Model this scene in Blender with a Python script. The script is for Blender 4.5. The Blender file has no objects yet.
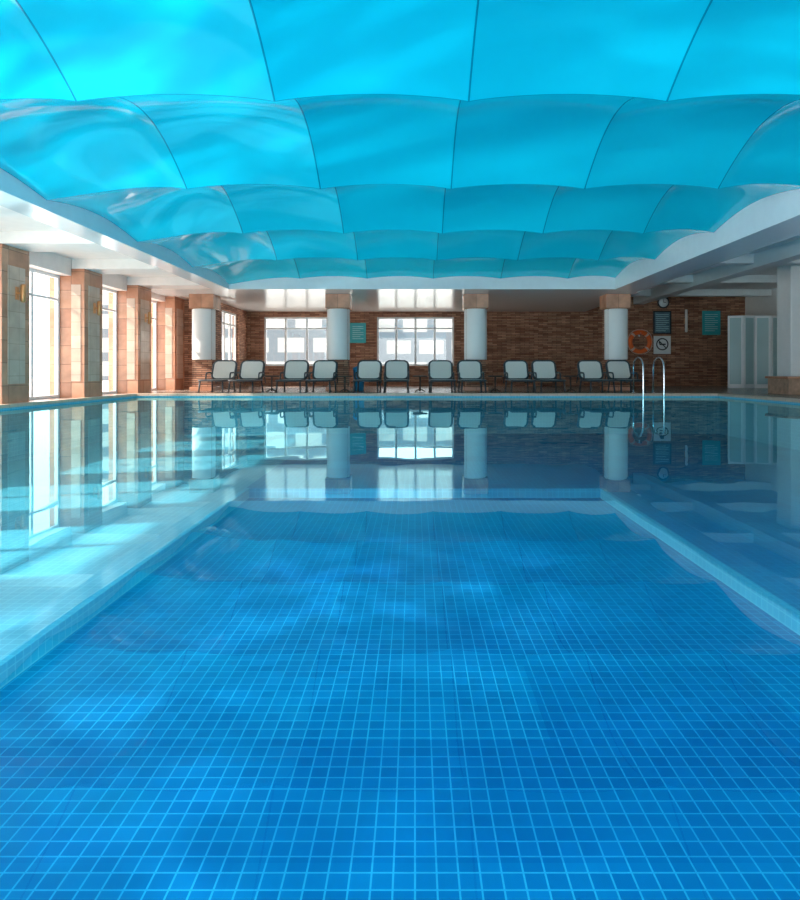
import bpy, bmesh, math, random
from mathutils import Vector, Matrix
random.seed(3)
S=bpy.context.scene
COL=S.collection
S.view_settings.view_transform='Standard'
try: S.view_settings.look='None'
except Exception: pass
S.view_settings.exposure=0.08

# ---------------------------------------------------------------- materials
def newmat(name):
    m=bpy.data.materials.new(name); m.use_nodes=True
    nt=m.node_tree; b=nt.nodes['Principled BSDF']
    return m,nt,b
def plain(name,col,rough=.5,metal=0.,spec=.5,var=.06,scale=6.,bump=0.):
    m,nt,b=newmat(name)
    n=nt.nodes.new('ShaderNodeTexNoise'); n.inputs['Scale'].default_value=scale; n.inputs['Detail'].default_value=4
    g=nt.nodes.new('ShaderNodeNewGeometry'); nt.links.new(g.outputs['Position'],n.inputs['Vector'])
    r=nt.nodes.new('ShaderNodeValToRGB')
    a=[max(0,c*(1-var)) for c in col]; d=[min(1,c*(1+var)) for c in col]
    r.color_ramp.elements[0].color=(*a,1); r.color_ramp.elements[0].position=.3
    r.color_ramp.elements[1].color=(*d,1); r.color_ramp.elements[1].position=.7
    nt.links.new(n.outputs['Fac'],r.inputs['Fac']); nt.links.new(r.outputs['Color'],b.inputs['Base Color'])
    b.inputs['Roughness'].default_value=rough; b.inputs['Metallic'].default_value=metal
    b.inputs['Specular IOR Level'].default_value=spec
    if bump:
        bp=nt.nodes.new('ShaderNodeBump'); bp.inputs['Distance'].default_value=bump
        nt.links.new(n.outputs['Fac'],bp.inputs['Height']); nt.links.new(bp.outputs['Normal'],b.inputs['Normal'])
    return m
def brickmat(name,c1,c2,mortar,w,h,ms,rough=.6,offset=.5,bump=.01,sheet=None,spec=.5,noise=0.):
    m,nt,b=newmat(name)
    uv=nt.nodes.new('ShaderNodeUVMap')
    t=nt.nodes.new('ShaderNodeTexBrick'); t.offset=offset; t.squash=1
    t.inputs['Scale'].default_value=1; t.inputs['Brick Width'].default_value=w; t.inputs['Row Height'].default_value=h
    t.inputs['Mortar Size'].default_value=ms; t.inputs['Mortar Smooth'].default_value=.2
    t.inputs['Color1'].default_value=(*c1,1); t.inputs['Color2'].default_value=(*c2,1); t.inputs['Mortar'].default_value=(*mortar,1)
    nt.links.new(uv.outputs['UV'],t.inputs['Vector'])
    out=t.outputs['Color']
    if sheet:
        s=nt.nodes.new('ShaderNodeTexBrick'); s.offset=.5
        s.inputs['Scale'].default_value=1; s.inputs['Brick Width'].default_value=sheet; s.inputs['Row Height'].default_value=sheet*.6
        s.inputs['Mortar Size'].default_value=0
        s.inputs['Color1'].default_value=(.60,.68,.84,1); s.inputs['Color2'].default_value=(1,1,1,1)
        nt.links.new(uv.outputs['UV'],s.inputs['Vector'])
        mx=nt.nodes.new('ShaderNodeMix'); mx.data_type='RGBA'; mx.blend_type='MULTIPLY'; mx.inputs[0].default_value=1
        nt.links.new(out,mx.inputs[6]); nt.links.new(s.outputs['Color'],mx.inputs[7]); out=mx.outputs[2]
    if noise:
        n=nt.nodes.new('ShaderNodeTexNoise'); n.inputs['Scale'].default_value=3; n.inputs['Detail'].default_value=6
        nt.links.new(uv.outputs['UV'],n.inputs['Vector'])
        mr=nt.nodes.new('ShaderNodeMapRange'); mr.inputs['To Min'].default_value=1-noise; mr.inputs['To Max'].default_value=1+noise
        nt.links.new(n.outputs['Fac'],mr.inputs['Value'])
        mx=nt.nodes.new('ShaderNodeVectorMath'); mx.operation='SCALE'
        nt.links.new(out,mx.inputs[0]); nt.links.new(mr.outputs['Result'],mx.inputs['Scale']); out=mx.outputs[0]
    nt.links.new(out,b.inputs['Base Color'])
    b.inputs['Roughness'].default_value=rough; b.inputs['Specular IOR Level'].default_value=spec
    if bump:
        bp=nt.nodes.new('ShaderNodeBump'); bp.inputs['Distance'].default_value=bump; bp.invert=True
        nt.links.new(t.outputs['Fac'],bp.inputs['Height']); nt.links.new(bp.outputs['Normal'],b.inputs['Normal'])
    return m

M_white=plain('white_plaster',(.84,.84,.84),.55,var=.02)
M_bouncew=plain('bounce_tinted_plaster',(.90,.80,.75),.55,var=.03)  # white plaster with pink bounce light from the deck painted in
M_white2=plain('white_gloss_soffit',(.84,.85,.86),.18,var=.02)
M_marble=brickmat('terracotta_marble_cladding',(.50,.22,.13),(.62,.32,.20),(.28,.14,.09),.6,.42,.006,rough=.25,offset=0,bump=.002,noise=.45)
M_marble2=brickmat('pale_marble_panel',(.58,.40,.30),(.64,.46,.36),(.42,.28,.20),.3,.3,.005,rough=.25,offset=0,bump=.002,noise=.3)
M_ledger=brickmat('brown_ledger_stone',(.28,.105,.055),(.60,.31,.19),(.07,.035,.025),.36,.062,.007,rough=.75,bump=.02,noise=.5)
TS=.078
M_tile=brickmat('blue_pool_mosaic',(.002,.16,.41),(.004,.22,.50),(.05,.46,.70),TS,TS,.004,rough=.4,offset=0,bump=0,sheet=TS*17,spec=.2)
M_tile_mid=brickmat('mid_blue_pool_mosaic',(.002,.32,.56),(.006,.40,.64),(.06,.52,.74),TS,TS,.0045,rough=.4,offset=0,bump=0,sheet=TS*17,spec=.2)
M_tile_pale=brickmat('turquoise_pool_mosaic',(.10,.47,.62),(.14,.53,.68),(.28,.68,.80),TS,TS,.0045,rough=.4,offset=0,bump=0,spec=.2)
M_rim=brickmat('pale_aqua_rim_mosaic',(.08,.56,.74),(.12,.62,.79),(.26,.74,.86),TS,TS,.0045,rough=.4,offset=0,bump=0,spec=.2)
M_deck=brickmat('brown_deck_tile',(.30,.22,.18),(.36,.27,.22),(.16,.12,.10),.45,.45,.008,rough=.25,offset=0,bump=.002)
M_coping=brickmat('sand_coping_tile',(.62,.42,.30),(.68,.48,.36),(.4,.3,.22),.25,.25,.006,rough=.35,offset=0,bump=.002)
M_frame=plain('white_window_frame',(.85,.86,.87),.35,var=.01)
M_dark=plain('dark_grey_resin',(.055,.055,.06),.45,var=.1)
M_fabric=plain('cream_sling_fabric',(.74,.67,.60),.8,var=.05,scale=60)
M_steel=plain('polished_steel',(.75,.77,.8),.15,metal=1,var=.02)
M_table=plain('dark_brown_resin',(.07,.045,.035),.4,var=.1)
M_shade=plain('white_lamp_shade',(.88,.87,.85),.4,var=.01)
M_orange=plain('orange_lifebuoy_plastic',(.95,.17,.03),.4,var=.03)
M_rope=plain('white_rope',(.80,.55,.45),.8)
M_teal=plain('teal_board',(.03,.38,.42),.4,var=.1,scale=3)
M_board=plain('dark_blue_board',(.10,.20,.26),.4,var=.3,scale=12)
M_black=plain('black_print',(.02,.02,.025),.5)
M_sheet=plain('white_sheet',(.80,.82,.82),.5,var=.02)
M_paleprint=plain('pale_print',(.45,.72,.74),.5)
M_blue=plain('blue_plastic',(.02,.28,.6),.35)
M_screen=plain('pale_grey_green_panel',(.38,.55,.57),.3,var=.05,scale=1)
M_bronze=plain('warm_metal_sconce',(.65,.30,.12),.35,metal=.5)
M_stone=plain('brown_stone_block',(.42,.26,.18),.5,var=.25,scale=9)
M_facade=brickmat('pale_facade',(.34,.33,.31),(.28,.28,.28),(.10,.12,.14),2.4,1.6,.35,rough=.8,bump=0)
M_ground=plain('paving',(.85,.80,.74),.8)

def glassmat():
    m=bpy.data.materials.new('window_glass'); m.use_nodes=True; nt=m.node_tree; nt.nodes.clear()
    o=nt.nodes.new('ShaderNodeOutputMaterial'); mx=nt.nodes.new('ShaderNodeMixShader')
    t=nt.nodes.new('ShaderNodeBsdfTransparent'); g=nt.nodes.new('ShaderNodeBsdfGlossy'); g.inputs['Roughness'].default_value=.02
    mx.inputs[0].default_value=.06
    nt.links.new(t.outputs[0],mx.inputs[1]); nt.links.new(g.outputs[0],mx.inputs[2]); nt.links.new(mx.outputs[0],o.inputs[0])
    return m
M_glass=glassmat()

def watermat():
    m=bpy.data.materials.new('pool_water_surface'); m.use_nodes=True; nt=m.node_tree; nt.nodes.clear()
    N=nt.nodes.new; L=nt.links.new
    o=N('ShaderNodeOutputMaterial'); mx=N('ShaderNodeMixShader')
    t=N('ShaderNodeBsdfTransparent'); t.inputs[0].default_value=(.72,.97,1,1)
    g=N('ShaderNodeBsdfGlossy'); g.inputs['Roughness'].default_value=.0; g.inputs['Color'].default_value=(.50,.93,1,1)
    geo=N('ShaderNodeNewGeometry')
    mp=N('ShaderNodeMapping'); mp.inputs['Scale'].default_value=(1,.6,1); L(geo.outputs['Position'],mp.inputs[0])
    n1=N('ShaderNodeTexNoise'); n1.inputs['Scale'].default_value=1.3; n1.inputs['Detail'].default_value=2; L(mp.outputs[0],n1.inputs['Vector'])
    b=N('ShaderNodeBump'); b.inputs['Distance'].default_value=.002; b.inputs['Strength'].default_value=1; L(n1.outputs['Fac'],b.inputs['Height'])
    dt=N('ShaderNodeVectorMath'); dt.operation='DOT_PRODUCT'; L(b.outputs[0],dt.inputs[0]); L(geo.outputs['Incoming'],dt.inputs[1])
    ab=N('ShaderNodeMath'); ab.operation='ABSOLUTE'; L(dt.outputs['Value'],ab.inputs[0])
    s1=N('ShaderNodeMath'); s1.operation='SUBTRACT'; s1.inputs[0].default_value=1; L(ab.outputs[0],s1.inputs[1])
    p=N('ShaderNodeMath'); p.operation='POWER'; p.inputs[1].default_value=3.8; L(s1.outputs[0],p.inputs[0])
    ma=N('ShaderNodeMath'); ma.operation='MULTIPLY_ADD'; ma.inputs[1].default_value=.86; ma.inputs[2].default_value=.07; L(p.outputs[0],ma.inputs[0]); ma.use_clamp=True
    L(b.outputs[0],g.inputs['Normal'])
    L(ma.outputs[0],mx.inputs[0]); L(t.outputs[0],mx.inputs[1]); L(g.outputs[0],mx.inputs[2]); L(mx.outputs[0],o.inputs[0])
    return m
M_water=watermat()

def ceilmat():
    m,nt,b=newmat('cyan_stretch_membrane'); N=nt.nodes.new; L=nt.links.new
    uv=N('ShaderNodeUVMap'); sep=N('ShaderNodeSeparateXYZ'); L(uv.outputs[0],sep.inputs[0])
    outs=[]
    for ax,wd in (('X',.005),('Y',.002)):
        f=N('ShaderNodeMath'); f.operation='PINGPONG'; f.inputs[1].default_value=.5; L(sep.outputs[ax],f.inputs[0])
        l=N('ShaderNodeMath'); l.operation='LESS_THAN'; l.inputs[1].default_value=wd; L(f.outputs[0],l.inputs[0]); outs.append(l)
    mxm=N('ShaderNodeMath'); mxm.operation='MAXIMUM'; L(outs[0].outputs[0],mxm.inputs[0]); L(outs[1].outputs[0],mxm.inputs[1])
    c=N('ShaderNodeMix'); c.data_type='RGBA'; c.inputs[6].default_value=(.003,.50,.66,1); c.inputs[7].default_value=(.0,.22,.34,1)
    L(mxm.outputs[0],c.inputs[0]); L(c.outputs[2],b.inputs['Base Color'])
    L(c.outputs[2],b.inputs['Emission Color']); b.inputs['Emission Strength'].default_value=.16  # glow added to the membrane to spread cyan light
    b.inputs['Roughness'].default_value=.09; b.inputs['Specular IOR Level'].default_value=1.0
    geo=N('ShaderNodeNewGeometry'); n=N('ShaderNodeTexNoise'); n.inputs['Scale'].default_value=1.0; n.inputs['Detail'].default_value=0
    L(geo.outputs['Position'],n.inputs['Vector'])
    bp=N('ShaderNodeBump'); bp.inputs['Distance'].default_value=.04; L(n.outputs['Fac'],bp.inputs['Height']); L(bp.outputs[0],b.inputs['Normal'])
    return m
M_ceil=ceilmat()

# ---------------------------------------------------------------- mesh helpers
class MB:
    def __init__(s): s.bm=bmesh.new(); s.mats=[]
    def mi(s,mat):
        if mat not in s.mats: s.mats.append(mat)
        return s.mats.index(mat)
    def box(s,lo,hi,mat,bev=0,rot=None):
        lo=Vector(lo);hi=Vector(hi);c=(lo+hi)/2;d=hi-lo
        mt=Matrix.Translation(c)
        if rot is not None: mt=mt@rot
        mt=mt@Matrix.Diagonal((abs(d.x),abs(d.y),abs(d.z),1))
        r=bmesh.ops.create_cube(s.bm,size=1,matrix=mt); i=s.mi(mat)
        vs=r['verts']; fs=set(f for v in vs for f in v.link_faces)
        for f in fs: f.material_index=i
        if bev:
            es=list(set(e for v in vs for e in v.link_edges))
            bmesh.ops.bevel(s.bm,geom=es,offset=bev,segments=2,affect='EDGES',profile=.5,material=i)
        return s
    def lathe(s,prof,c,mat,n=32,axis='Z',caps=True):
        i=s.mi(mat); rings=[]
        for (r,z) in prof:
            ring=[]
            for k in range(n):
                a=2*math.pi*k/n; p=(r*math.cos(a),r*math.sin(a),z)
                if axis=='Y': p=(p[0],p[2],p[1])
                if axis=='X': p=(p[2],p[0],p[1])
                ring.append(s.bm.verts.new(Vector(p)+Vector(c)))
            rings.append(ring)
        for a,b in zip(rings,rings[1:]):
            for k in range(n):
                f=s.bm.faces.new((a[k],a[(k+1)%n],b[(k+1)%n],b[k])); f.material_index=i; f.smooth=True
        if caps:
            for r in (rings[0],rings[-1]):
                f=s.bm.faces.new(r); f.material_index=i
        return s
    def tube(s,pts,rad,mat,n=10,closed=False):
        i=s.mi(mat); P=[Vector(p) for p in pts]; rings=[]
        m=len(P); up=None
        for k in range(m):
            if closed: t=(P[(k+1)%m]-P[k-1])
            else: t=P[min(k+1,m-1)]-P[max(k-1,0)]
            t.normalize()
            if up is None:
                up=Vector((0,0,1)) if abs(t.z)<.9 else Vector((1,0,0))
            u=(up-t*up.dot(t)).normalized(); up=u; w=t.cross(u)
            rings.append([s.bm.verts.new(P[k]+rad*(u*math.cos(2*math.pi*j/n)+w*math.sin(2*math.pi*j/n))) for j in range(n)])
        for k in range(m if closed else m-1):
            a=rings[k];b=rings[(k+1)%m]
            for j in range(n):
                f=s.bm.faces.new((a[j],a[(j+1)%n],b[(j+1)%n],b[j])); f.material_index=i; f.smooth=True
        if not closed:
            for r in (rings[0],rings[-1]): s.bm.faces.new(r).material_index=i
        return s
    def done(s,name,uv=True,org=None,recalc=True):
        if recalc: bmesh.ops.recalc_face_normals(s.bm,faces=s.bm.faces)
        if uv:
            l=s.bm.loops.layers.uv.new('UVMap')
            for f in s.bm.faces:
                n=f.normal; ax=max(range(3),key=lambda q:abs(n[q]))
                for lp in f.loops:
                    p=lp.vert.co
                    lp[l].uv=(p.x,p.y) if ax==2 else ((p.x,p.z) if ax==1 else (p.y,p.z))
        if org is not None:
            o=Vector(org)
            for v in s.bm.verts: v.co-=o
        me=bpy.data.meshes.new(name); s.bm.to_mesh(me); s.bm.free()
        for m in s.mats: me.materials.append(m)
        ob=bpy.data.objects.new(name,me); COL.objects.link(ob)
        if org is not None: ob.location=org
        return ob
def struct(ob,label,cat=None):
    ob['kind']='structure'; ob['label']=label; ob['category']=cat or ob.name.split('_')[0].split('.')[0]; return ob
def thing(ob,label,cat,group=None):
    ob['label']=label; ob['category']=cat
    if group: ob['group']=group
    return ob
def empty(name,loc):
    e=bpy.data.objects.new(name,None); e.location=loc; e.empty_display_size=.1; COL.objects.link(e); return e
def par(ch,pa):
    ch.parent=pa; return ch
def copy_tree(root,loc,rotz=0):
    r=root.copy(); COL.objects.link(r); r.location=loc; r.rotation_euler=(0,0,rotz)
    def rec(src,dst):
        for c in src.children:
            k=c.copy(); COL.objects.link(k); k.parent=dst; k.matrix_parent_inverse=c.matrix_parent_inverse.copy(); rec(c,k)
    rec(root,r)
    return r

# ---------------------------------------------------------------- dimensions
PL,PR,PN,PF=-7.35,8.0,-3.0,17.1      # pool
DK=.08                                # deck level
YB=25.6; SOF=3.01; CL,CR=-5.3,5.7; CE=18.5; ZL=3.31
HIGH=4.3

# ---- pool basin
pool=empty('swimming_pool',((PL+PR)/2,PN,0))
thing(pool,'large indoor swimming pool lined with blue mosaic tiles','swimming pool')
IL,IR,IF=-2.35,2.62,9.2; D1,D2=-.97,-1.10; SW=.06
def poolpart(b,name,label=None):
    o=b.done(name); par(o,pool); o.matrix_parent_inverse=Matrix.Translation(-pool.location)
    if label: o['label']=label
    return o
b=MB()
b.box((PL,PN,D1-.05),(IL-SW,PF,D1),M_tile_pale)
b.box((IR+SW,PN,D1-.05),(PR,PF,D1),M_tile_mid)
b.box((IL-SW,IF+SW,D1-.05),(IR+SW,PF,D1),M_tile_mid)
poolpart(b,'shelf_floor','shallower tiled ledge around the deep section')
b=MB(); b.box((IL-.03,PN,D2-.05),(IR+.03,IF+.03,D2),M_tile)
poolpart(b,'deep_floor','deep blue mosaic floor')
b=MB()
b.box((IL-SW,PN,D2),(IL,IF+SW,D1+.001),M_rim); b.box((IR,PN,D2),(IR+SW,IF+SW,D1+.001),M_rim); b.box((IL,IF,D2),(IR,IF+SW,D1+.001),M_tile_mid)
poolpart(b,'basin_step','pale aqua step between the levels')
b=MB()
b.box((PL-.1,PN-.1,D1),(PL,PF+.1,0.03),M_tile_pale); b.box((PR,PN-.1,D1),(PR+.1,PF+.1,.03),M_tile_pale)
b.box((PL,PF,D1),(PR,PF+.1,.03),M_tile_pale); b.box((PL,PN-.1,D2-.05),(PR,PN,.03),M_tile_pale)
poolpart(b,'basin_wall')
b=MB()
b.box((PL-.15,PN-.3,.03),(PL+.02,PF+.3,DK+.01),M_coping); b.box((PR-.02,PN-.3,.03),(PR+.3,PF+.3,DK+.01),M_coping)
b.box((PL+.02,PF-.02,.03),(PR-.02,PF+.3,DK+.01),M_coping); b.box((PL+.02,PN-.3,.03),(PR-.02,PN,DK+.01),M_coping)
poolpart(b,'coping','sand coloured tiled pool edge')
b=MB(); i=b.mi(M_water)
f=b.bm.faces.new([b.bm.verts.new(p) for p in ((PL,PN,0),(PR,PN,0),(PR,PF,0),(PL,PF,0))])
w=b.done('pool_water',recalc=False); thing(w,'calm clear blue water filling the tiled pool','water'); w['kind']='stuff'

# ---- deck floor
b=MB()
b.box((PL+-.95,-4,-.2),(PL-.15,YB,DK),M_deck); b.box((PR+.3,-4,-.2),(13.2,YB,DK),M_deck)
b.box((PL-.15,PF+.3,-.2),(PR+.3,YB,DK),M_deck); b.box((PL-.15,-4,-.2),(PR+.3,PN-.3,DK),M_deck)
struct(b.done('floor'),'brown polished tile deck around the pool','floor')
b=MB(); b.box((-60,-20,-.6),(-8.32,60,-.02),M_ground); b.box((-8.32,26,-.6),(40,60,-.02),M_ground)
struct(b.done('floor_outside'),'pale paving outside the windows','ground')

# ---- far wall with two windows
FW=[(-5.95,-3.43),(-1.5,1.54)]; WZ=(.87,2.80)
b=MB(); T=.25
xs=[-6.6,FW[0][0],FW[0][1],FW[1][0],FW[1][1],13.2]
for a,c in ((0,1),(2,3),(4,5)): b.box((xs[a],YB,0),(xs[c],YB+T,HIGH),M_ledger)
for a,c in FW:
    b.box((a,YB,0),(c,YB+T,WZ[0]),M_ledger); b.box((a,YB,WZ[1]),(c,YB+T,HIGH),M_ledger)
struct(b.done('wall_far'),'brown stacked ledger stone wall','wall')
def window(idx,lo,hi,z0,z1,plane,axis,nv,trans,label,fw=.07):
    b=MB()
    def bx(u0,u1,za,zb,t=.04,mat=M_frame,bev=.006):
        if axis=='X': b.box((u0,plane-t,za),(u1,plane+t,zb),mat,bev)
        else: b.box((plane-t,u0,za),(plane+t,u1,zb),mat,bev)
    bx(lo,hi,z0,z0+fw);bx(lo,hi,z1-fw,z1);bx(lo,lo+fw,z0+fw,z1-fw);bx(hi-fw,hi,z0+fw,z1-fw)
    for k in range(1,nv):
        u=lo+(hi-lo)*k/nv; bx(u-fw*.6,u+fw*.6,z0+fw,z1-fw,.038)
    if trans: bx(lo+fw,hi-fw,trans-fw*.4,trans+fw*.4,.036)
    bx(lo+fw*.5,hi-fw*.5,z0+fw*.5,z1-fw*.5,.004,M_glass,0)
    return struct(b.done('window_%d'%idx),label,'window')
window(1,*FW[0],*WZ,YB+.12,'X',3,2.35,'white framed three-pane window in stone wall')
window(2,*FW[1],*WZ,YB+.12,'X',4,2.35,'white framed four-pane window in stone wall')

# ---- left wall: marble piers and glazed bays
XW=-8.1; FACE=-7.5
piers=[(y0,y1) for y0,y1 in [( 11.8-2.9*k,12.65-2.9*k) for k in range(5,-1,-1)]+[(14.75,15.6),(17.6,18.5),(20.3,21.15)]]
n=3
for k,(y0,y1) in enumerate(piers):
    b=MB(); b.box((XW-.2,y0,0),(FACE,y1,SOF),M_marble,.01)
    b.box((FACE-.01,y0+.16,.45),(FACE+.012,y1-.16,2.65),M_marble2,.004)
    b.box((XW+.3,y0-.012,.45),(FACE-.08,y0+.01,2.65),M_marble2,.004)
    struct(b.done('trim_%d'%(k+1)),'terracotta marble clad wall pier between tall windows','pier')
    if k+1<len(piers):
        ny=piers[k+1][0]
        window(n,y1,ny,DK,2.85,XW,'Y',2,2.3,'tall white framed glazed door bay with bright daylight'); n+=1
b=MB(); b.box((XW-.2,-4,2.85),(XW+.3,21.0,SOF+.3),M_bouncew); 
b.box((XW-.2,-4,0),(XW+.0,piers[0][0],2.85),M_marble)
struct(b.done('wall_left'),'white lintel and wall over the glazed bays','wall')
b=MB()
b.box((-6.85,21.15,0),(-6.6,22.2,HIGH),M_ledger); b.box((-6.85,24.4,0),(-6.6,YB+.25,HIGH),M_ledger)
b.box((-6.85,22.2,0),(-6.6,24.4,.87),M_ledger); b.box((-6.85,22.2,2.8),(-6.6,24.4,HIGH),M_ledger)
b.box((-8.3,21.15,0),(-6.85,21.35,HIGH),M_ledger)
struct(b.done('wall_left_far'),'brown ledger stone return wall','wall')
window(n,22.2,24.4,.87,2.8,-6.75,'Y',3,2.35,'white framed window in side stone wall'); n+=1

# ---- right wall
b=MB(); b.box((13.0,-4,0),(13.2,YB,HIGH),M_white); struct(b.done('wall_right'),'plain white side wall','wall')

# ---- soffits, beams
b=MB()
b.box((-8.3,-4,SOF+.22),(CL-.5,21.2,HIGH),M_bouncew)
for y0,y1 in piers: b.box((XW+.31,y0,SOF),(CL-.5,y1,SOF+.22),M_bouncew)
b.box((CL-.5,-4,SOF),(CL,CE,HIGH),M_white2)
struct(b.done('trim_20'),'white coffered side soffit with cross beams','soffit')
b=MB()
b.box((CR,-4,SOF),(CR+.85,CE,HIGH),M_white2)
b.box((CR+.85,-4,3.65),(13.0,YB,HIGH),M_white)
for k in range(8): 
    y=-1.5+3.6*k
    b.box((CR+.85,y,3.42),(13.0,y+.35,3.65),M_white)
b.box((CR+2.9,-4,3.3),(CR+3.3,YB,3.65),M_white)
struct(b.done('trim_21'),'white beamed side ceiling beside the wavy panels','soffit')
b=MB(); b.box((-8.3,CE,SOF),(CR+.85,YB,HIGH),M_white2); b.box((CR+.85,CE+.8,SOF+.0),(CR+1.0,YB,HIGH),M_white2)
struct(b.done('trim_22'),'glossy white flat soffit above the lounge deck','soffit')
b=MB(); b.box((CL-.1,-4,4.12),(CR+.1,CE+.05,4.3),M_white); struct(b.done('ceiling_slab'),'concrete slab above the wavy ceiling','ceiling')

# ---- wavy membrane ceiling
bm=bmesh.new(); uvl=bm.loops.layers.uv.new('UVMap')
sx=[CL,-3.28,-1.36,.52,2.44,4.36,CR]
sy=[CE-3.05*k for k in range(8)][::-1]
A,B=.52,.07; NU,NV=16,24
for ci in range(len(sx)-1):
    for ri in range(len(sy)-1):
        x0,x1=sx[ci],sx[ci+1]; y0,y1=sy[ri],sy[ri+1]; g=[]
        for j in range(NV+1):
            row=[]
            for i in range(NU+1):
                u=i/NU;v=j/NV
                ed=1.0; dz=0; q=u*u*(3-2*u)
                if ci==0: ed=.30+.70*q; dz=-.16*(1-q)
                if ci==len(sx)-2: ed=1-.62*q; dz=.02*q
                z=ZL+ed*A*math.sin(math.pi*v)**.95+B*math.sin(math.pi*u)**.8*(1+.6*math.sin(math.pi*v))+dz
                row.append(bm.verts.new((x0+(x1-x0)*u,y0+(y1-y0)*v,z)))
            g.append(row)
        for j in range(NV):
            for i in range(NU):
                f=bm.faces.new((g[j][i],g[j+1][i],g[j+1][i+1],g[j][i+1])); f.smooth=True
                for lp,(a,c) in zip(f.loops,((i,j),(i,j+1),(i+1,j+1),(i+1,j))): lp[uvl].uv=(a/NU,c/NV)
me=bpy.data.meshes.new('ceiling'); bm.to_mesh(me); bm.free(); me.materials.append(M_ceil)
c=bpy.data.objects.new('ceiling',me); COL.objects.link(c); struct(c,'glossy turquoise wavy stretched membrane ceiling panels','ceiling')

# ---- columns
def column():
    e=empty('column',(0,0,DK))
    b=MB(); b.box((-.30,-.30,0),(.30,.30,2.50),M_ledger,.01); o=b.done('shaft'); o['label']='brown ledger stone shaft'; par(o,e)
    b=MB(); b.box((-.37,-.37,2.49),(.37,.37,SOF-DK),M_marble,.012); o=b.done('capital'); o['label']='terracotta marble capital'; par(o,e)
    b=MB(); b.box((-.36,-.36,0),(.36,.36,.12),M_marble,.01); par(b.done('base'),e)
    b=MB(); b.lathe([(.335,.94),(.345,.96),(.345,2.46),(.335,2.48)],(0,-.12,0),M_shade,48); o=b.done('sleeve'); o['label']='smooth white rounded sleeve'; par(o,e)
    return e
c0=column(); lab='square stone column with white rounded sleeve on the deck'
for k,x in enumerate((-6.46,-2.34,1.85,6.15)):
    r=c0 if k==0 else copy_tree(c0,(x,20,DK)); r.location=(x,20,DK); thing(r,lab,'column','columns along the lounge deck')

# ---- loungers
def rrect(w,h,r,n=6):
    P=[]
    for cx,cy,a0 in ((w/2-r,h-r,0),(-w/2+r,h-r,90),(-w/2+r,r,180),(w/2-r,r,270)):
        for k in range(n+1):
            a=math.radians(a0+90*k/n); P.append((cx+r*math.cos(a),cy+r*math.sin(a)))
    return P
def slab(b,P,th,mat,fn):
    i=b.mi(mat); f1=[b.bm.verts.new(fn(x,y,th/2)) for x,y in P]; f2=[b.bm.verts.new(fn(x,y,-th/2)) for x,y in P]
    b.bm.faces.new(f1).material_index=i; b.bm.faces.new(f2[::-1]).material_index=i
    m=len(P)
    for k in range(m): b.bm.faces.new((f1[k],f1[(k+1)%m],f2[(k+1)%m],f2[k])).material_index=i
def lounger():
    e=empty('sun_lounger',(0,0,DK))
    W=.66
    b=MB(); P=rrect(W,1.25,.10); b.tube([(x,-.75+y,.34) for x,y in P],.028,M_dark,10,True)
    for yy in (-.35,.1): b.tube([(-W/2,yy,.33),(W/2,yy,.33)],.018,M_dark)
    o=b.done('seat_frame',org=(0,0,0)); par(o,e)
    b=MB(); P=rrect(W-.06,1.19,.08); slab(b,P,.015,M_fabric,lambda x,y,z:Vector((x,-.72+y,.352+z))); par(b.done('seat'),e)
    t=math.radians(28)
    fn=lambda x,y,z:Vector((x,.42+y*math.sin(t)+z*math.cos(t),.36+y*math.cos(t)-z*math.sin(t)))
    b=MB(); P=rrect(W,.60,.14,8); b.tube([fn(x,y,0) for x,y in P],.036,M_dark,10,True)
    b.tube([fn(-W/2,.3,.05),fn(-W/2,.3,.05)+Vector((0,.22,-.36))],.016,M_dark); b.tube([fn(W/2,.3,.05),fn(W/2,.3,.05)+Vector((0,.22,-.36))],.016,M_dark)
    par(b.done('backrest_frame'),e)
    b=MB(); P=rrect(W-.05,.56,.115,8); slab(b,[(x,y+.02) for x,y in P],.03,M_fabric,lambda x,y,z:fn(x,y,z-.012)); par(b.done('backrest'),e)
    for sx_ in (-1,1):
        b=MB(); X=sx_*(W/2+.012)
        b.tube([(X,-.05,.34),(X,-.03,.50),(X,.02,.545),(X,.32,.56),(X,.50,.53)],.022,M_dark); par(b.done('armrest'),e)
        for yy,dy in ((-.62,-.06),(.40,.08)):
            b=MB(); b.tube([(sx_*(W/2-.02),yy,.33),(sx_*(W/2),yy+dy,.012)],.024,M_dark); b.box((sx_*(W/2)-.03,yy+dy-.035,0),(sx_*(W/2)+.03,yy+dy+.035,.02),M_dark); par(b.done('leg'),e)
    return e
l0=lounger(); first=True
lx=[223,251,296,324,369,397,441,470,517,545,591,620]
for k,px in enumerate(lx):
    x=(px-415)/650*18.9
    rz=random.uniform(-.02,.02)
    r=l0 if first else copy_tree(l0,(0,0,0)); first=False
    r.location=(x,18.45+random.uniform(-.05,.05),DK); r.rotation_euler=(0,0,rz)
    thing(r,'reclining sun lounger with cream sling and dark frame','sun lounger','sun loungers lined up on the pool deck')
def table():
    e=empty('side_table',(0,0,DK))
    b=MB(); b.lathe([(.0,.43),(.20,.43),(.215,.44),(.215,.455),(.20,.465),(.0,.465)],(0,0,0),M_table,28,caps=False); par(b.done('table_top'),e)
    b=MB(); b.lathe([(.028,.02),(.022,.2),(.03,.43)],(0,0,0),M_table,14)
    for a in range(4):
        q=math.radians(45+90*a); b.tube([(0,0,.09),(.09*math.cos(q),.09*math.sin(q),.06),(.19*math.cos(q),.19*math.sin(q),.015)],.014,M_table,8)
    par(b.done('pedestal'),e); return e
t0=table(); first=True
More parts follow.
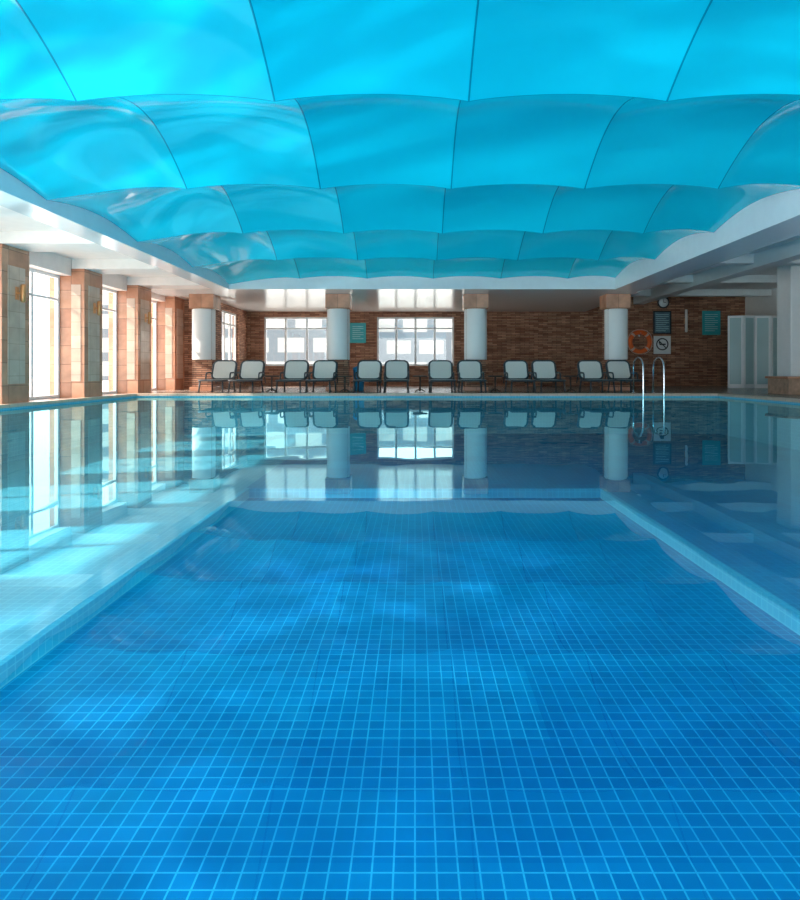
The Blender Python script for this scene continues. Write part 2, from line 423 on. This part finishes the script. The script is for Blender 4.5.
for px in (274,420,346,494,568):
    r=t0 if first else copy_tree(t0,(0,0,0)); first=False
    r.location=((px-415)/650*18.9,18.6,DK); thing(r,'small round dark side table between sun loungers','side table','side tables on the pool deck')
e=empty('towel_bin',(-1.72,20.0,DK)); thing(e,'blue plastic bin beside a column','bin')
b=MB(); b.lathe([(.14,0),(.18,.62),(.195,.63),(.195,.66),(.17,.66),(.13,.05)],(0,0,0),M_blue,28); par(b.done('bin_body'),e)
b=MB(); b.lathe([(.20,.66),(.19,.70),(.08,.745),(.0,.75)],(0,0,0),M_blue,28,caps=False); par(b.done('lid'),e)

# ---- pool ladder
def ladder(x,y):
    e=empty('pool_ladder',(x,y,DK)); thing(e,'polished steel pool ladder with curved grab rails','pool ladder')
    for s_ in (-1,1):
        b=MB(); X=s_*.27; P=[(X,.55,.01),(X,.55,.70)]
        for k in range(1,10):
            a=math.pi*k/10; P.append((X,.55-.38*(1-math.cos(a))+0,.70+.26*math.sin(a)))
        P+=[(X,-.21,.70),(X,-.21,.0),(X,-.21,-.8)]
        b.tube(P,.022,M_steel,12); b.lathe([(.05,0),(.05,.015),(.03,.025)],(X,.55,.01),M_steel,16)
        par(b.done('grab_rail'),e)
    for z in (-.25,-.5,-.75):
        b=MB(); b.box((-.27,-.26,z-.015),(.27,-.16,z+.015),M_steel,.005); par(b.done('rung'),e)
    return e
ladder(6.2,PF+.0)

# ---- wall items on far wall (front plane Y=YB)
def wx(px): return (px-415)/650*YB
def wz(py): return .71+(370-py)/650*YB
def framed(name,x0,x1,z0,z1,label,cat,frame,face,lines=None):
    yc=YB
    e=empty(name,((x0+x1)/2,yc-.02,z0)); thing(e,label,cat)
    b=MB(); fw=.05
    for a in ((x0,x1,z0,z0+fw),(x0,x1,z1-fw,z1),(x0,x0+fw,z0+fw,z1-fw),(x1-fw,x1,z0+fw,z1-fw)):
        b.box((a[0],yc-.05,a[2]),(a[1],yc-.002,a[3]),frame,.004)
    o=b.done('board_frame',org=e.location); o.location=(0,0,0); par(o,e)
    b=MB(); b.box((x0+fw*.5,yc-.03,z0+fw*.5),(x1-fw*.5,yc-.004,z1-fw*.5),face)
    if lines:
        k=0; z=z1-fw-.08
        while z>z0+fw+.06:
            b.box((x0+fw+.05,yc-.034,z-.02),(x1-fw-.05-(.12 if k%3==2 else 0),yc-.029,z),lines); z-=.08; k+=1
    o=b.done('board_face',org=e.location); o.location=(0,0,0); par(o,e)
framed('notice_board',wx(653),wx(671),wz(334),wz(311),'dark framed blue information board on stone wall','notice board',M_black,M_board,M_paleprint)
framed('notice_board',wx(702),wx(720),wz(335),wz(311),'teal information board on stone wall','notice board',M_teal,M_teal,M_paleprint)
framed('notice_board',wx(350),wx(366),wz(343),wz(323),'small teal notice board on stone wall','notice board',M_teal,M_teal,M_paleprint)
x0,x1,z0,z1=wx(653.5),wx(670.5),wz(354),wz(336); cx,cz=(x0+x1)/2,(z0+z1)/2+.03
e=empty('prohibition_sign',(cx,YB-.01,cz)); thing(e,'white safety sign with crossed-out circle on stone wall','sign')
b=MB(); b.box((x0,YB-.03,z0),(x1,YB-.002,z1),M_sheet,.004); o=b.done('sign_plate',org=e.location); o.location=(0,0,0); par(o,e)
b=MB(); P=[(cx+.22*math.cos(2*math.pi*k/32),YB-.034,cz+.22*math.sin(2*math.pi*k/32)) for k in range(32)]
b.tube(P,.022,M_black,8,True); b.tube([(cx-.155,YB-.034,cz+.155),(cx+.155,YB-.034,cz-.155)],.018,M_black,8)
b.box((cx-.11,YB-.036,cz-.03),(cx+.13,YB-.03,cz+.02),M_black); b.lathe([(.04,-.002),(.04,.002)],(cx-.1,YB-.034,cz+.06),M_black,16,axis='Y')
o=b.done('symbol',org=e.location); o.location=(0,0,0); par(o,e)
# lifebuoy
cx,cz=wx(639),wz(342); e=empty('lifebuoy',(cx,YB-.10,cz)); thing(e,'orange ring lifebuoy hanging on stone wall','lifebuoy')
R=.38;b=MB(); b.tube([(R*math.cos(2*math.pi*k/48),0,R*math.sin(2*math.pi*k/48)) for k in range(48)],.085,M_orange,16,True); par(b.done('ring'),e)
for a in (45,135,225,315):
    b=MB(); P=[(R*math.cos(math.radians(a+q)),0,R*math.sin(math.radians(a+q))) for q in (-6,-2,2,6)]; b.tube(P,.09,M_rope,16); o=b.done('band'); o['label']='pale reflective band'; par(o,e)
b=MB(); b.tube([((R+.09+.03*abs(math.sin(2*math.pi*k/64*2)))*math.cos(2*math.pi*k/64),-.02,(R+.09+.03*abs(math.sin(2*math.pi*k/64*2)))*math.sin(2*math.pi*k/64)) for k in range(64)],.012,M_rope,6,True); par(b.done('rope'),e)
b=MB(); b.tube([(0,.09,R-.10),(0,0,R-.105),(0,-.1,R-.08),(0,-.11,R-.02)],.012,M_steel,8); b.box((-.03,.085,R-.16),(.03,.0995,R-.04),M_steel); par(b.done('hook'),e)
# clock
cx,cz=wx(663),wz(302.5); e=empty('wall_clock',(cx,YB-.03,cz)); thing(e,'round white wall clock with dark rim','clock')
b=MB(); b.lathe([(.0,.028),(.21,.028),(.21,-.02),(0,-.021)],(0,0,0),M_sheet,32,axis='Y',caps=False); par(b.done('dial'),e)
b=MB(); b.tube([(.21*math.cos(2*math.pi*k/32),-.01,.21*math.sin(2*math.pi*k/32)) for k in range(32)],.028,M_black,8,True); par(b.done('rim'),e)
b=MB(); b.box((-.01,-.03,0),(.01,-.024,.14),M_black); b.box((0,-.03,-.01),(.10,-.024,.01),M_black); par(b.done('hands'),e)
def sconce(loc,rotz,label,h=.9,r=.05,mat=M_shade):
    e=empty('wall_sconce',loc); e.rotation_euler=(0,0,rotz); thing(e,label,'wall lamp')
    b=MB(); b.box((-.05,-.02,-.12),(.05,0,.12),M_bronze,.004); b.box((-.02,-.07,-.02),(.02,-.01,.02),M_bronze); par(b.done('bracket'),e)
    b=MB(); b.lathe([(r*.5,-h/2),(r,-h/2+.03),(r,h/2-.03),(r*.7,h/2)],(0,-.07-r,0),mat,20); par(b.done('lamp_shade'),e)
    return e
sconce((wx(685),YB,wz(321)),0,'slim white tubular wall lamp on stone wall')
for (y0,y1) in piers[4:8]:
    r=sconce((FACE+.012,(y0+y1)/2,2.15),math.pi/2,'small warm bronze wall lamp on marble pier',.34,.05,M_bronze); r['group']='wall lamps on the marble piers'

# ---- right side: screens, stone block
def screen(x0,x1,y,z1,n,label):
    e=empty('folding_screen',((x0+x1)/2,y,DK)); thing(e,label,'screen')
    w_=(x1-x0)/n
    for k in range(n):
        b=MB(); rot=Matrix.Rotation((.35 if k%2 else -.35),4,'Z'); xa=-(x1-x0)/2+w_*k
        b.box((xa,-.025,.0),(xa+w_*1.02,.025,z1-DK),M_frame,.006,rot); b.box((xa+.06,-.035,.14),(xa+w_-.06,.035,z1-DK-.08),M_screen,.004,rot)
        par(b.done('screen_panel'),e)
screen(10.9,12.8,22.6,2.6,4,'pale grey folding changing screen on the deck')
e=empty('planter_bench',(11.2,17.2,DK)); thing(e,'brown stone block bench beside the pool','bench')
b=MB(); b.box((-1.6,-.5,0),(1.6,.5,.40),M_stone,.02); par(b.done('bench_base'),e)
b=MB(); b.box((-1.65,-.55,.40),(1.65,.55,.46),M_marble,.01); o=b.done('bench_top',org=None); par(o,e)
b=MB(); b.box((10.35,17.9,DK),(11.0,18.6,3.65),M_white,.02); struct(b.done('trim_30'),'square white painted pillar on the deck','pillar')
for k,y in enumerate((21.0,23.8)):
    b=MB(); b.box((12.93,y,DK),(13.0,y+1.0,2.25),M_frame,.005); b.box((12.91,y+.08,DK+.05),(12.95,y+.92,2.17),M_screen,.004)
    b.tube([(12.90,y+.15,1.05),(12.86,y+.15,1.05),(12.86,y+.28,1.05)],.012,M_steel,8)
    struct(b.done('door_%d'%(k+1)),'pale grey door with white frame and steel handle','door')

# ---- outside building
b=MB(); b.box((-24,44,0),(-6,50,7),M_facade); b.box((-3,48,0),(16,54,5),M_facade)
thing(b.done('building'),'pale low building with window grid outside','building')

# ---------------------------------------------------------------- light
W=bpy.data.worlds.new('World'); S.world=W; W.use_nodes=True
bg=W.node_tree.nodes['Background']; bg.inputs[0].default_value=(.88,.97,1,1); bg.inputs[1].default_value=3.4
def light(name,kind,loc,aim,energy,col,size=None,sy_=None,angle=None,spot=None):
    d=bpy.data.lights.new(name,kind); d.energy=energy; d.color=col
    if kind=='AREA': d.shape='RECTANGLE'; d.size=size; d.size_y=sy_
    if kind=='SUN': d.angle=angle
    if kind=='SPOT': d.spot_size=spot; d.spot_blend=.7; d.shadow_soft_size=.06
    ob=bpy.data.objects.new(name,d); ob.location=loc; COL.objects.link(ob)
    ob.rotation_euler=(Vector(aim)-Vector(loc)).to_track_quat('-Z','Y').to_euler(); return ob
light('sun','SUN',(-20,4,14),(0,9,-.0),11,(1,.92,.82),angle=.02)
light('underwater_fill','AREA',(0,-2.4,-.5),(0,8,3.3),250,(.6,.98,1),7,.6)  # added fill behind the camera, lights the ceiling from below
# added unseen spots; a noise pattern imitates light rippled by the water
def shimmer(name,loc,aim,energy,spot,scale,lo=.50,hi=.62,amb=.03):
    ob=light(name,'SPOT',loc,aim,energy,(.9,1,1),spot=spot); d=ob.data; d.use_nodes=True; nt=d.node_tree; N=nt.nodes.new; L=nt.links.new
    em=nt.nodes['Emission']; tc=N('ShaderNodeTexCoord'); mp=N('ShaderNodeMapping'); mp.inputs['Scale'].default_value=scale
    L(tc.outputs['Normal'],mp.inputs[0]); n=N('ShaderNodeTexNoise'); n.inputs['Scale'].default_value=1; n.inputs['Detail'].default_value=2; n.inputs['Distortion'].default_value=.3
    L(mp.outputs[0],n.inputs['Vector']); r=N('ShaderNodeValToRGB'); r.color_ramp.elements[0].position=lo; r.color_ramp.elements[1].position=hi
    r.color_ramp.elements[0].color=(amb,amb,amb,1); r.color_ramp.elements[1].color=(1,1,1,1)
    L(n.outputs['Fac'],r.inputs[0]); L(r.outputs[0],em.inputs['Strength'])
    return ob
shimmer('pool_spotlight',(-6.3,4.0,-.4),(-2.0,9.5,3.6),3300,1.9,(3,13,4),.44,.74,.04)  # added spot below water, throws bright streaks on the membrane
shimmer('pool_spotlight',(2.5,2.5,-.4),(.5,9,3.6),500,1.7,(4,15,5),.48,.76,.03)
shimmer('ceiling_spotlight',(-4.4,2.0,3.0),(-1.6,3.2,-1.1),1100,1.1,(10,10,10),.48,.68,.05)  # added overhead spots, imitate caustic patches on the pool floor
shimmer('ceiling_spotlight',(-1.0,5.5,3.0),(-.1,5.6,-1.1),650,.9,(9,9,9),.46,.70,.05)
cam=bpy.data.cameras.new('camera'); co=bpy.data.objects.new('camera',cam); COL.objects.link(co); S.camera=co
co.location=(0,0,.71); co.rotation_euler=(math.pi/2,0,0)
cam.sensor_fit='HORIZONTAL'; cam.sensor_width=36; cam.lens=650/800*36; cam.shift_x=-15/800; cam.shift_y=-80/800; cam.clip_start=.05
